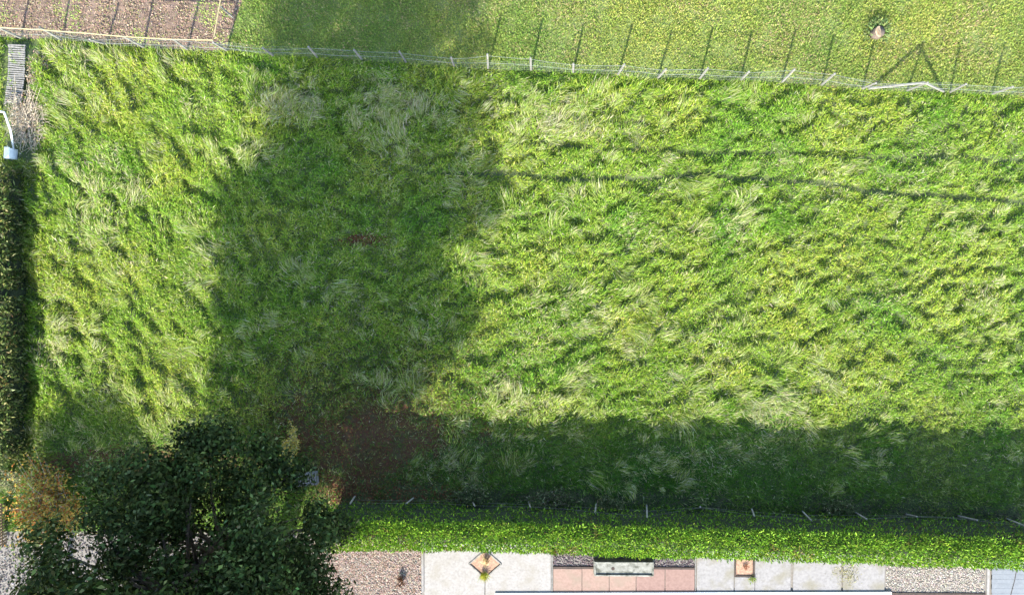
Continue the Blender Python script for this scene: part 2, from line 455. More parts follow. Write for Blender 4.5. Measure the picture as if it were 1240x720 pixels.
tint[isd] = pick(isd.sum(), [(.33, .29, .14), (.27, .25, .10), (.30, .21, .13)], [.4, .4, .2], r)
o = link('lawn_grass', quads('lawn_grass', V, tint), M_grass)
tag(o, 'short yellowish green mown grass beyond the concrete post fence', 'grass', kind='stuff')

# tilled plot
nxp, nyp = 130, 60
gx, gt = np.meshgrid(np.linspace(-27, 0, nxp), np.linspace(0, 1, nyp), indexing='ij')
y0 = P(150, 57)[1] - 1.0
gx = np.minimum(gx / 27 + 1, 1)
ypl = 9.6 + gt * (16 - 9.6)
xw = -27 + gx * (xedge(ypl) + 27)
ylow = yN(xw)
ypl = ylow + gt * (16 - ylow)
zz = .006 + .09 * fbm(xw, ypl, .5, 131, 3) * sstep(0, .2, gt) * sstep(0, .08, 1 - gx) + .05 * np.sin(xw * 5.2 + (fbm(xw, ypl, 1.2, 135, 2) - .5) * 3) * sstep(0, .2, gt) * sstep(0, .1, 1 - gx) * .5 + .02
idx = np.arange(nxp * nyp).reshape(nxp, nyp)
Fq = np.stack([idx[:-1, :-1], idx[1:, :-1], idx[1:, 1:], idx[:-1, 1:]], -1).reshape(-1, 4)
me = meshvf('garden_plot', np.stack([xw, ypl, zz], -1).reshape(-1, 3), Fq, True)
tag(link('garden_plot', me, M_plot), 'bare brown tilled vegetable plot beyond the fence', 'garden plot', kind='structure')
def plotz(x, y): return .045 + .05 * fbm(x, y, .5, 131, 3)
n = 26000
x = r.uniform(-26.5, -13, n); y = r.uniform(9.8, 15.4, n)
k = (y > yN(x) + .05) & (x < xedge(y) - .1); x, y = x[k], y[k]; n = len(x)
V = blades(x, y, plotz(x, y) + r.uniform(0, .03, n), r.uniform(0, 6.28, n), r.normal(.1, .25, n), r.uniform(.05, .14, n), r.uniform(.025, .06, n), r.uniform(0, .3, n), r.normal(0, .4, n))
tint = pick(n, [(.215, .15, .10), (.165, .11, .072), (.27, .21, .145), (.11, .072, .048), (.14, .145, .045)], [.3, .25, .15, .15, .15], r)
g = r.random(n) < .62 * sstep(.54, .70, fbm(x, y, 1.5, 141, 3))
tint[g] = pick(g.sum(), [(.17, .23, .045), (.24, .27, .07)], [.5, .5], r)
tag(link('plot_litter', quads('plot_litter', V, tint), M_litter), 'dry stalks, clods and weeds strewn over the tilled plot', 'litter', kind='stuff')

# leaf litter on the bare red earth and along the shaded fence
n = 30000
x = r.uniform(-24, 0, n); y = r.uniform(-11.4, -3, n)
k = r.random(n) < earthmask(x, y) * 1.1; x, y = x[k], y[k]
xf = r.uniform(P(400, 620)[0], XR, 9000); yf = yS(xf) + r.normal(.15, .38, 9000)
x = np.concatenate([x, xf]); y = np.concatenate([y, yf])
n2 = 700
x = np.concatenate([x, r.normal(P(440, 291)[0], .55, n2)]); y = np.concatenate([y, r.normal(P(440, 291)[1], .16, n2)])
n = len(x)
V = blades(x, y, mheight(x, y) * .6 + .01 + r.uniform(0, .04, n), r.uniform(0, 6.28, n), r.normal(.1, .3, n), r.uniform(.05, .13, n), r.uniform(.03, .07, n), r.uniform(0, .4, n), r.normal(0, .4, n))
tint = pick(n, [(.095, .032, .013), (.14, .05, .018), (.06, .024, .010), (.15, .11, .04), (.075, .08, .02)], [.32, .22, .2, .08, .18], r)
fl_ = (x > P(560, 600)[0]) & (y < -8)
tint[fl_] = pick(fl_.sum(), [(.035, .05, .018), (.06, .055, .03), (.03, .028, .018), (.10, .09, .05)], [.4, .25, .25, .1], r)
tag(link('leaf_litter', quads('leaf_litter', V, tint), M_litter), 'fallen reddish brown leaves over the bare shaded earth', 'leaf litter', kind='stuff')

# ------------------------------------------------------------------ fences
def post_mesh(hh, s, kind=0):
    b = MB()
    b.box((0, 0, hh / 2 - .15), (s, s, hh + .3), bev=s * .18)
    return b.mesh('post')
def fence(name, label, pts, hh, size, mat, wmat, nets, net_kind, seedv, skip=(), lean=.02):
    rr = np.random.default_rng(seedv)
    o = thing(name, label, 'fence', (float(pts[0][0]), float(pts[0][1]), 0))
    ox, oy = float(pts[0][0]), float(pts[0][1])
    pm = post_mesh(hh, size)
    tops = []
    for i, (a, b) in enumerate(pts):
        tl = Euler((rr.normal(0, lean), rr.normal(0, lean), rr.uniform(0, .6)))
        if i not in skip:
            p = link('post', pm, mat, o, (a - ox, b - oy, 0))
            p.rotation_euler = tl
        tops.append(tl.to_matrix())
    # wires
    for zf in nets:
        b = MB()
        path = []
        for i in range(len(pts)):
            q = tops[i] @ Vector((0, 0, zf))
            path.append(Vector((pts[i][0] - ox, pts[i][1] - oy, 0)) + q + Vector((0, -size * .55, 0)))
            if i + 1 < len(pts):
                q2 = tops[i + 1] @ Vector((0, 0, zf))
                e = Vector((pts[i + 1][0] - ox, pts[i + 1][1] - oy, 0)) + q2 + Vector((0, -size * .55, 0))
                path.append((path[-1] + e) / 2 + Vector((0, rr.normal(0, .02), -.02 - abs(rr.normal(0, .02)))))
        b.tube(path, .005, 4)
        b.obj('wire', wmat, o)
    if net_kind:
        V = []
        for i in range(len(pts) - 1):
            a = Vector((pts[i][0] - ox, pts[i][1] - oy, 0)); c = Vector((pts[i + 1][0] - ox, pts[i + 1][1] - oy, 0))
            L = (c - a).length; st = max(int(L / .10), 2); bow = rr.normal(0, .05)
            u = (c - a) / L
            prev = None
            top = nets[-1]
            for s in range(st):
                t = s / st; tn = (s + .5) / st
                sag = bow * math.sin(t * math.pi)
                jit = rr.normal(0, .012)
                base = a + (c - a) * t + Vector((0, sag - size * .5, 0))
                wv = u * .0022
                lo = base + Vector((jit, 0, .04)); hi = base + Vector((rr.normal(0, .012), sag * .5, top))
                V.append([lo - wv, lo + wv, hi + wv, hi - wv])
            for zz in np.linspace(.06, top, 6):
                m1 = a + Vector((0, -size * .5, zz)); m2 = c + Vector((0, -size * .5, zz)); mid = (m1 + m2) / 2 + Vector((0, bow, -.015))
                dz = Vector((0, .0016, .0016))
                V.append([m1 - dz, mid - dz, mid + dz, m1 + dz]); V.append([mid - dz, m2 - dz, m2 + dz, mid + dz])
        me = quads('netting', np.array([[list(p) for p in q] for q in V]))
        nn = link('netting', me, M_net, o); nn['kind'] = 'stuff'
    return o, ox, oy, tops
FN, fx, fy, ftop = fence('wire_fence', 'long netting fence on pale concrete posts along the mown lawn', NFW, 1.62, .08, M_concpost, M_wire, (.8, 1.55), True, 3, lean=.05)
# diagonal braces by the strainer post
for (i, j) in ((22, 21), (22, 23)):
    a = NFW[i]; c = NFW[j]
    q = a + (c - a) * .86
    b = MB(); b.tube([(a[0] - fx, a[1] - fy, 1.5), (q[0] - fx, q[1] - fy + .02, .02)], .055, 6)
    b.obj('brace', M_concpost, FN)
# pale yellow top rail beside the tilled plot
for i in range(0, 6):
    a, c = NFW[i], NFW[i + 1]
    b = MB(); d = (c - a)
    b.tube([(a[0] - fx, a[1] - fy, 1.66), ((a[0] + c[0]) / 2 - fx, (a[1] + c[1]) / 2 - fy, 1.645), (c[0] - fx + d[0] * .01, c[1] - fy + d[1] * .01, 1.66)], .024, 6)
    b.obj('top_rail', M_rail, FN)
FS, sx_, sy_, _ = fence('wire_fence', 'low weathered post and wire fence along the shaded foot of the tall hedge', SFW, 1.25, .065, M_darkpost, M_oldwire, (.5, 1.0), False, 7, lean=.16)
# low fence running north between plot and lawn
e0 = NFW[6]; e1 = P(297, -60)
PF = thing('rail_fence', 'single pale yellow pole on posts between the tilled plot and the lawn', 'fence', (float(e0[0]), float(e0[1]) + .15, 0))
dirv = e1 - e0; Ld = np.linalg.norm(dirv)
pm = post_mesh(1.5, .07)
for t in (.33, .66, 1.0):
    q = dirv * t
    link('post', pm, M_greywood, PF, (q[0], q[1] - .15, 0))
b = MB(); b.tube([(0, 0, 1.56), (dirv[0] * .5, dirv[1] * .5, 1.53), (dirv[0], dirv[1], 1.55)], .028, 6); b.obj('rail', M_rail, PF)

# ------------------------------------------------------------------ hedges
def hedge_leaves(path_n, width, hh, dens_top, dens_side, palette, probs, seed, Lr=(.10, .19), wr=(.045, .08), upright=.75):
    """path_n: ground points of one long side; the hedge extends to the right of the walking direction"""
    rr = np.random.default_rng(seed)
    path = np.array(path_n); seg = np.diff(path, axis=0); sl = np.linalg.norm(seg, axis=1); cum = np.concatenate([[0], np.cumsum(sl)])
    tot = cum[-1]
    def at(s, off):
        i = np.clip(np.searchsorted(cum, s) - 1, 0, len(seg) - 1)
        t = (s - cum[i]) / sl[i]
        u = seg[i] / sl[i][:, None]
        nrm = np.stack([u[:, 1], -u[:, 0]], -1)
        p = path[i] + seg[i] * t[:, None] + nrm * off[:, None]
        return p, u, nrm
    out = []; tin = []
    # top
    nt = int(tot * width * dens_top)
    s = rr.uniform(0, tot, nt); f = rr.uniform(-.03, 1.03, nt)
    p, u, nr = at(s, f * width)
    bump = (fbm(s, f * width, .7, seed + 3, 3) - .5) * .40 + (fbm(s, f * 0, 2.6, seed + 5, 2) - .5) * .22
    depth = rr.exponential(.07, nt)
    z = hh + bump - depth - .35 * np.abs(f - .5) ** 3 * 4
    ang = rr.uniform(0, 6.28, nt)
    inc = np.clip(rr.normal(upright, .35, nt), -.2, 1.5)
    out.append(blades(p[:, 0], p[:, 1], z, ang, inc, rr.uniform(*Lr, nt), rr.uniform(*wr, nt), rr.uniform(0, .3, nt), rr.normal(0, .6, nt)))
    # sides
    for sd in (0, 1):
        ns = int(tot * hh * dens_side)
        s = rr.uniform(0, tot, ns); zf = rr.random(ns) ** .85
        inset = rr.exponential(.06, ns) + (fbm(s, zf * hh, .8, seed + 7 + sd, 3) - .5) * .3
        inset = inset + .06
        p, u, nr = at(s, (inset if sd == 0 else width - inset))
        on = -nr if sd == 0 else nr
        ang = np.arctan2(on[:, 1], on[:, 0]) + rr.normal(0, .8, ns)
        out.append(blades(p[:, 0], p[:, 1], zf * hh * .99, ang, rr.normal(.35, .45, ns), rr.uniform(*Lr, ns), rr.uniform(*wr, ns), rr.uniform(0, .3, ns), rr.normal(0, .6, ns)))
    # ends
    for e in (0.0, tot):
        ne = int(width * hh * dens_side)
        f = rr.random(ne); zf = rr.random(ne)
        p, u, nr = at(np.full(ne, e), f * width)
        on = -u if e == 0 else u
        ang = np.arctan2(on[:, 1], on[:, 0]) + rr.normal(0, .8, ne)
        out.append(blades(p[:, 0], p[:, 1], zf * hh, ang, rr.normal(.35, .45, ne), rr.uniform(*Lr, ne), rr.uniform(*wr, ne), rr.uniform(0, .3, ne), rr.normal(0, .6, ne)))
    V = np.concatenate(out)
    t = pick(len(V), palette, probs, rr, .22)
    wilt = fbm(V[:, 0, 0], V[:, 0, 1] * 1.5, 1.1, seed + 11, 3)
    b_ = rr.random(len(V)) < .35 * sstep(.64, .80, wilt) + .008
    t[b_] = pick(b_.sum(), [(.17, .13, .04), (.22, .20, .05), (.11, .075, .03)], [.4, .35, .25], rr)
    return V, t, at, tot
def hedge(name, label, path, width, hh, *a, **kw):
    V, t, at, tot = hedge_leaves(path, width, hh, *a, **kw)
    o0 = np.array([path[0][0], path[0][1], 0.0])
    o = thing(name, label, 'hedge', tuple(o0))
    link('foliage', quads('foliage', V - o0, t), M_hedge, o)
    # woody stems and a core coloured near-black for the shade inside
    b = MB(); rr = np.random.default_rng(77)
    for s in np.arange(.3, tot - .2, .55):
        p, u, nr = at(np.array([s]), np.array([width * rr.uniform(.4, .6)]))
        q = p[0] - o0[:2]
        b.tube([(q[0], q[1], -.05), (q[0] + rr.normal(0, .08), q[1] + rr.normal(0, .08), hh * .5), (q[0] + rr.normal(0, .2), q[1] + rr.normal(0, .2), hh * .92)], [.05, .035, .012], 5)
    sto = b.obj('stems', M_bark, o); sto['kind'] = 'stuff'
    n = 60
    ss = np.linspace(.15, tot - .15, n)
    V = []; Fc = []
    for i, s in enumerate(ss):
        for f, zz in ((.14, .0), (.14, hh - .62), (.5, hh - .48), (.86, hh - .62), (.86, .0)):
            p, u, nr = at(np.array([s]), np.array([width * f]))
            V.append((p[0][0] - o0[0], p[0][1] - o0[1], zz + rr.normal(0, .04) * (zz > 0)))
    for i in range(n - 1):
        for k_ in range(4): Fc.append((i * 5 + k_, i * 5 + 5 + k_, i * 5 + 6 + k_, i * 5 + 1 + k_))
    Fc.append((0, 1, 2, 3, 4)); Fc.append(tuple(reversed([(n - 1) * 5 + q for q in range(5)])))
    link('shade_core', meshvf('shade_core', V, Fc, True), noise_mat('shade_core', [(.3, (.006, .010, .003)), (.7, (.016, .025, .007))], 5, bump=.8, bscale=12, dist=.06), o)
    return o
HH = 3.2
hp = [P(a, b_, HH) for a, b_ in ((385, 633), (560, 634.5), (700, 638), (950, 646), (1240, 655.5), (1300, 657.5))]
hedge('laurel_hedge', 'tall clipped bright green laurel hedge beside the pale patio', hp, 1.24, HH, 1000, 80,
      [(.095, .185, .014), (.135, .24, .018), (.05, .11, .010), (.19, .29, .032)], [.35, .3, .2, .15], 201, Lr=(.10, .21), wr=(.03, .056), upright=.85)
hw = [P(-30, 207, 1.8), P(-28, 300, 1.8), P(-25, 430, 1.8), P(-27, 560, 1.8)]
hw = np.array([np.array([np.interp(t, np.arange(4), np.array(hw)[:, k_]) for k_ in (0, 1)]) for t in np.linspace(0, 3, 22)]); hw[:, 0] += rng.normal(0, .045, len(hw))
hedge('garden_hedge', 'shaggy olive green hedge on the west border of the meadow', [tuple(p) for p in reversed(hw)], 1.25, 1.8, 300, 140,
      [(.055, .08, .018), (.085, .105, .028), (.035, .055, .013), (.17, .175, .07)], [.35, .25, .25, .15], 231, Lr=(.12, .32), wr=(.05, .10), upright=.45)

# ------------------------------------------------------------------ trees and shrubs
def tree(name, label, loc, zr, rad, nlobes, nleaf, palette, probs, seed, trunk_r=.28, Lr=(.13, .24), wr=(.07, .13)):
    rr = np.random.default_rng(seed)
    o = thing(name, label, 'tree', (loc[0], loc[1], 0))
    zs = np.array([p[0] for p in rad]); rs = np.array([p[1] for p in rad]); dxs = np.array([p[2] if len(p) > 2 else 0.0 for p in rad])
    top = zs[-1]
    lobes = []
    tries = 0
    while len(lobes) < nlobes and tries < 40000:
        tries += 1
        z = rr.uniform(zs[0], zs[-1]); R = np.interp(z, zs, rs)
        if rr.random() > R / rs.max(): continue
        q = math.sqrt(rr.uniform(.05, 1)) * max(R - .6, .2); a = rr.uniform(0, 6.283)
        s = rr.uniform(.6, 1.35)
        p = np.array([q * math.cos(a) + np.interp(z, zs, dxs), q * math.sin(a), z])
        if any(np.linalg.norm(p - l[0]) < .62 * (s + l[1]) * .68 for l in lobes): continue
        lobes.append((p, s))
    Vs = []; Ts = []
    per = nleaf // len(lobes)
    for p, s in lobes:
        nn = int(per * s * s / 1.2 * (1.0 if p[2] < 13 else max(.55, 1 - (p[2] - 13) * .13)))  # upper lobes thinned to lighten the shadow they cast
        d = rr.normal(size=(nn, 3)); d /= np.linalg.norm(d, axis=1, keepdims=True)
        rad_ = s * np.minimum(np.abs(rr.normal(.78, .24, nn)), 1.5)
        lump = .8 + .45 * fbm(d[:, 0] * 2 + p[0], d[:, 1] * 2 + p[1] + d[:, 2], .8, seed + 5, 2)
        q = p + d * (rad_ * lump)[:, None] * np.array([1, 1, .72])
        nv = d + rr.normal(0, .55, (nn, 3)) + np.array([0, 0, .35]); nv /= np.linalg.norm(nv, axis=1, keepdims=True)
        Vs.append(leaves(q, nv, rr.uniform(*Lr, nn), rr.uniform(*wr, nn), rr, .3))
        Ts.append(pick(nn, palette, probs, rr, .24) * rr.uniform(.7, 1.35))
    link('crown', quads('crown', np.concatenate(Vs), np.concatenate(Ts)), M_leaf, o)
    b = MB()
    sp = [Vector((rr.normal(0, .15) * (t > 0), rr.normal(0, .15) * (t > 0), t * top * .93 - .1)) for t in np.linspace(0, 1, 7)]
    b.tube(sp, [trunk_r * 1.35, trunk_r, trunk_r * .85, trunk_r * .68, trunk_r * .48, trunk_r * .28, .03], 9)
    b.obj('trunk', M_bark, o, True)
    for p, s in lobes[::2]:
        zt = max(p[2] - rr.uniform(.8, 2.2), zs[0] * .55)
        t = min(zt / (top * .93), .95) * 6; i = int(t)
        st = sp[i].lerp(sp[min(i + 1, 6)], t - i)
        e = Vector(p)
        mid = st.lerp(e, .5) + Vector((0, 0, .35))
        bb = MB(); bb.tube([st, mid, e], [.09, .055, .018], 5)
        bb.obj('branch', M_bark, o, True)
    return o
DK = [(.024, .036, .010), (.034, .049, .013), (.015, .024, .007), (.085, .11, .04)]
t1 = P(312, 618)
tree('broadleaf_tree', 'big dark broadleaf tree rising over the end of the laurel hedge', t1, None,
     [(2.8, 2.6, 1.1), (3.8, 4.1, 1.4), (5, 5.8, .6), (7, 6.0, .6), (9, 5.8, .2), (11.5, 3.8), (13.4, 1.2)], 112, 118000, DK, [.38, .28, .22, .12], 301, .34, Lr=(.11, .27), wr=(.06, .14))
t2 = P(332, 706)  # added mostly out of view; crown profile shaped for the shadow it throws
tree('broadleaf_tree', 'taller broadleaf tree added mostly out of view to cast the long shadow over meadow and lawn', t2, None,
     [(7.8, 3.0, 1.8), (9.3, 4.6, 1.6), (11.5, 6.2, .9), (14, 6.2, .1), (18, 6.6, -1.4), (20.5, 4.8, -1.7), (22, 1.5, -1.7)], 190, 84000, DK, [.4, .3, .2, .1], 331, .42, Lr=(.2, .3), wr=(.12, .18))

t3 = P(58, 800)  # added wholly out of view, high crown placed only for its shadow
tree('broadleaf_tree', 'unseen slim round headed tree added to shade the meadow corner by the west hedge', t3, None,
     [(6.2, 1.3), (7, 2.5), (8, 2.5), (9.0, 1.0)], 24, 15000, DK, [.4, .3, .2, .1], 341, .16, Lr=(.2, .3), wr=(.12, .18))

def shrub(name, label, cat, loc, rx, ry, hh, nleaf, palette, probs, seed, nst=16, Lr=(.07, .14), wr=(.03, .06), stemmat=M_twig, group=None, shell=.5):
    rr = np.random.default_rng(seed)
    o = thing(name, label, cat, (loc[0], loc[1], 0), group=group)
    b = MB(); tips = []
    for k_ in range(nst):
        a = rr.uniform(0, 6.28); q = math.sqrt(rr.random())
        e = Vector((math.cos(a) * q * rx, math.sin(a) * q * ry, hh * rr.uniform(.6, 1.0) * (1 - .35 * q)))
        m = e * .5 + Vector((rr.normal(0, .06), rr.normal(0, .06), .12 * hh))
        b.tube([(0, 0, -.03), m, e], [.022, .013, .005], 4); tips.append((m, e))
        for _ in range(3):
            f = m.lerp(e, rr.uniform(0, .8)); g = f + Vector((rr.normal(0, .3 * rx), rr.normal(0, .3 * ry), abs(rr.normal(0, .2 * hh))))
            b.tube([f, g], [.009, .004], 3); tips.append((f, g))
    b.obj('stems', stemmat, o)
    if nleaf:
        i = rr.integers(0, len(tips), nleaf); t = rr.uniform(.1, 1.05, nleaf)
        A = np.array([list(x[0]) for x in tips])[i]; B = np.array([list(x[1]) for x in tips])[i]
        q = A + (B - A) * t[:, None] + rr.normal(0, .09, (nleaf, 3)) * np.array([rx, ry, hh * .6]) ** .5
        q[:, 2] = np.maximum(q[:, 2], .03)
        nv = rr.normal(0, .7, (nleaf, 3)) + np.array([0, 0, .8]); nv /= np.linalg.norm(nv, axis=1, keepdims=True)
        link('foliage', quads('foliage', leaves(q, nv, rr.uniform(*Lr, nleaf), rr.uniform(*wr, nleaf), rr, .2), pick(nleaf, palette, probs, rr, .2)), M_leaf, o)
    return o
AUT = [(.27, .125, .03), (.31, .21, .045), (.21, .21, .04), (.24, .08, .025), (.14, .16, .035)]
shrub('autumn_shrub', 'orange and yellow autumn shrub beside the big dark tree', 'shrub', P(76, 604), 1.75, 2.1, 2.0, 5600, AUT, [.30, .32, .20, .08, .10], 401, 64, Lr=(.09, .17), wr=(.05, .1))
shrub('pale_shrub', 'straggly pale green shrub between the west hedge and the autumn shrub', 'shrub', P(18, 577), .9, .7, 1.4, 1500, [(.20, .22, .10), (.28, .27, .15), (.12, .15, .06)], [.4, .3, .3], 402, 26)
shrub('dry_brush', 'heap of bleached dry brushwood beside the slatted boardwalk', 'brushwood', P(38, 146), 1.0, 1.7, .75, 900, [(.28, .23, .16), (.21, .155, .105), (.33, .29, .22)], [.4, .3, .3], 403, 90)
shrub('dry_brush', 'thin brown dead stalks below the tilled plot corner', 'brushwood', P(46, 92), .6, 1.2, .35, 900, [(.25, .195, .135), (.18, .12, .08), (.32, .28, .21)], [.4, .3, .3], 404, 34)
for q, (cx, cy, a, b_, hh, lab) in enumerate(((572, 596, .9, .5, .8, 'grey green bush at the foot of the fence, nearest the red earth'), (668, 602, 1.3, .55, .9, 'widest grey green bush against the low wire fence'),
                                         (738, 606, .7, .45, .7, 'small grey green bush hugging the low wire fence'), (1012, 612, .9, .4, .6, 'straggly bush under the low wire fence, opposite the stained slab'))):
    shrub('fence_bush', lab, 'bush', P(cx, cy), a, b_, hh, 1500, [(.06, .08, .03), (.09, .11, .045), (.04, .06, .02), (.15, .14, .08)], [.35, .3, .25, .1], 410 + q, 26, stemmat=M_bark)
shrub('yellow_shrub', 'slim yellowing shrub on the bare red earth', 'shrub', P(357, 532), .45, .8, 1.1, 900, [(.42, .31, .06), (.30, .27, .07), (.2, .22, .06)], [.5, .3, .2], 420, 18)
shrub('withered_plant', 'small dark brown withered plant in the pink gravel', 'plant', P(487, 702), .2, .24, .4, 160, [(.07, .035, .022), (.11, .06, .04)], [.6, .4], 421, 10, stemmat=M_hole)

# ------------------------------------------------------------------ patio
PZ = .0
def rect(a, b, c, d): return P(a, b), P(c, d)
patio = bpy.data.objects.new('patio', None); COL.objects.link(patio)
tag(patio, 'strip of pale paving and gravel between laurel hedge and white terrace', 'patio', kind='structure')
ysh = -12.9
y_top = lambda px_: P(px_, 655)[1]
def slab(name, x0, x1, y0, y1, mat, parent=patio, th=.05, z=.03, bev=.008):
    """survey px rectangle -> slab"""
    a = P(x0, y1); c = P(x1, y0)
    b = MB(); b.box(((a[0] + c[0]) / 2, (a[1] + c[1]) / 2, z - th / 2 + .0), (c[0] - a[0], c[1] - a[1], th), bev=bev)
    return b.obj(name, mat, parent)
# sub-base under everything south of the hedge
a = P(-40, 800); c = P(1290, 648)
me = meshvf('yard', [(a[0], a[1], -.03), (c[0], a[1], -.03), (c[0], c[1], -.03), (a[0], c[1], -.03)], [(0, 1, 2, 3)])
tag(link('yard', me, M_mortar), 'sandy base of the yard south of the hedge', 'yard', kind='structure')
# diamond bed cut out of the first two slabs
def polyslab(name, pts, mat, th=.05, z=.03, parent=patio):
    W = [P(u, v) for u, v in pts]; n = len(W)
    V = [(w[0], w[1], z - th) for w in W] + [(w[0], w[1], z) for w in W]
    Fc = [tuple(range(n, 2 * n)), tuple(range(n - 1, -1, -1))] + [(i, (i + 1) % n, n + (i + 1) % n, n + i) for i in range(n)]
    me = meshvf(name, V, Fc)
    return link(name, me, mat, parent)
polyslab('paving_slab', [(514, 724), (514, 650), (587, 650), (587, 665), (568, 682), (587, 699), (586.6, 724)][::-1], M_slab)
polyslab('paving_slab', [(587.9, 724), (588, 699), (607, 682), (588, 665), (588, 650), (667, 650), (667, 724)][::-1], M_slab)
for u0, v0, u1, v1 in ((568, 682, 587.5, 665), (587.5, 665, 607, 682), (607, 682, 587.5, 699), (587.5, 699, 568, 682)):
    a = P(u0, v0); c = P(u1, v1); d = c - a; L_ = np.linalg.norm(d)
    b = MB(); b.box(((a[0] + c[0]) / 2, (a[1] + c[1]) / 2, .025), (L_, .07, .07), Matrix.Rotation(math.atan2(d[1], d[0]), 3, 'Z'), .008)
    b.obj('bed_edging', M_greywood, patio)
polyslab('planting_bed', [(568, 682), (587.5, 699), (607, 682), (587.5, 665)], M_bed, .04, .012)
# pink paving with a darker strip behind
slab('paving_slab', 670, 704.5, 688, 716, M_pinkA); slab('paving_slab', 705, 737.5, 688, 716, M_pinkA); slab('paving_slab', 738, 770, 688, 716, M_pinkA)
slab('paving_slab', 770.6, 805, 688, 716, M_pinkB); slab('paving_slab', 805.6, 841, 688, 716, M_pinkB)
slab('paving_slab', 843.5, 889, 650, 716, M_slabg); slab('paving_slab', 914, 958, 650, 716, M_slabg)
slab('paving_slab', 889.4, 913.6, 698, 716, M_slabg); slab('paving_slab', 889.4, 913.6, 650, 676, M_slabg)
slab('paving_slab', 960, 1019.5, 650, 716, M_slabg); slab('paving_slab', 1020.5, 1072, 650, 716, M_slabg)
slab('edging_strip', 510.5, 513.2, 650, 716, M_slabg, th=.08, z=.045); slab('edging_strip', 667.6, 669.4, 650, 716, M_greywood, th=.08, z=.04)
slab('edging_strip', 841.4, 843, 650, 716, M_greywood, th=.08, z=.04); slab('edging_strip', 1194, 1199, 650, 722, M_slab, th=.1, z=.06)
slab('edging_strip', 670, 841, 686.2, 687.6, M_hole, th=.06, z=.036, bev=.005)
for u0, u1, v0, v1 in ((889.4, 891.2, 676.5, 697.5), (911.8, 913.6, 676.5, 697.5), (891.4, 911.6, 695.7, 697.5)):
    slab('bed_edging', u0, u1, v0, v1, M_hole, th=.08, z=.04, bev=.005)
slab('planting_bed', 891.4, 911.6, 676.5, 695.5, M_bed, th=.03, z=.01, bev=.004)
# gravel beds
def gravel(name, label, x0, x1, y0, y1, n, cols, probs, s, seed):
    rr = np.random.default_rng(seed)
    a = P(x0, y1); c = P(x1, y0)
    x = rr.uniform(a[0], c[0], n); y = rr.uniform(a[1], c[1], n)
    base = np.array([(1, 0, 0), (0, 1, 0), (-1, 0, 0), (0, -1, 0), (0, 0, 1.0)])
    rot = rr.uniform(0, 6.28, n); sz = rr.uniform(s[0], s[1], n); sx = sz * rr.uniform(.6, 1.3, n)
    quadsV = []
    cs, sn = np.cos(rot), np.sin(rot)
    def pt(i):
        bx, by, bz = base[i]
        jx = bx * sx; jy = by * sz
        return np.stack([x + jx * cs - jy * sn, y + jx * sn + jy * cs, bz * sz * rr.uniform(.5, .9, n) - .012 + .0 * x], -1)
    pts = [pt(i) for i in range(5)]
    qs = np.concatenate([np.stack([pts[0], pts[1], pts[4], pts[4]], 1), np.stack([pts[1], pts[2], pts[4], pts[4]], 1), np.stack([pts[2], pts[3], pts[4], pts[4]], 1), np.stack([pts[3], pts[0], pts[4], pts[4]], 1)])
    # lift the repeated corner a little so that each facet is a true four-corner face
    mid = (qs[:, 0] + qs[:, 4 - 2]) / 2
    qs[:, 3] = mid + (qs[:, 2] - qs[:, 1]) * .15
    t = pick(n, cols, probs, rr, .16) * 1.08; t = np.concatenate([t] * 4)
    return tag(link(name, quads(name, qs, t), M_stone), label, 'gravel', kind='stuff')
gravel('gravel', 'pinkish beige gravel bed beside the big tree', 380, 510, 648, 722, 10500, [(0.26, 0.187, 0.146), (0.322, 0.26, 0.208), (0.187, 0.125, 0.094), (0.354, 0.312, 0.26)], [.4, .3, .2, .1], (.02, .042), 501)
gravel('gravel', 'beige gravel bed between grey slabs and blue grey deck', 1073, 1193.5, 650, 722, 8500, [(0.281, 0.244, 0.198), (0.333, 0.302, 0.255), (0.208, 0.172, 0.14), (0.374, 0.348, 0.302)], [.4, .3, .2, .1], (.018, .036), 502)
gravel('gravel', 'dark purplish gravel strip behind the concrete trough', 670, 841, 650, 686, 3800, [(0.104, 0.081, 0.081), (0.14, 0.114, 0.112), (0.068, 0.052, 0.055)], [.5, .25, .25], (.022, .045), 503)
gravel('gravel', 'pale gravel of the yard under the trees', -30, 379, 640, 790, 13000, [(.12, .10, .082), (.15, .132, .112), (.085, .07, .058), (.18, .165, .148)], [.4, .3, .15, .15], (.025, .055), 504)
# white terrace step along the south edge, and the dark strip at its foot
a = P(600, 790); c = P(1079, 717.6)
b = MB(); b.box(((a[0] + c[0]) / 2, (a[1] + c[1]) / 2, .0), (c[0] - a[0], c[1] - a[1], .2), Matrix.Rotation(.0105, 3, 'Z'), .012)
terr = b.obj('terrace', M_white)
tag(terr, 'smooth white terrace floor raised one low step above the patio', 'terrace', kind='structure')
slab('edging_strip', 1080, 1193, 717.5, 722, M_hole, th=.06, z=.035, bev=.005)
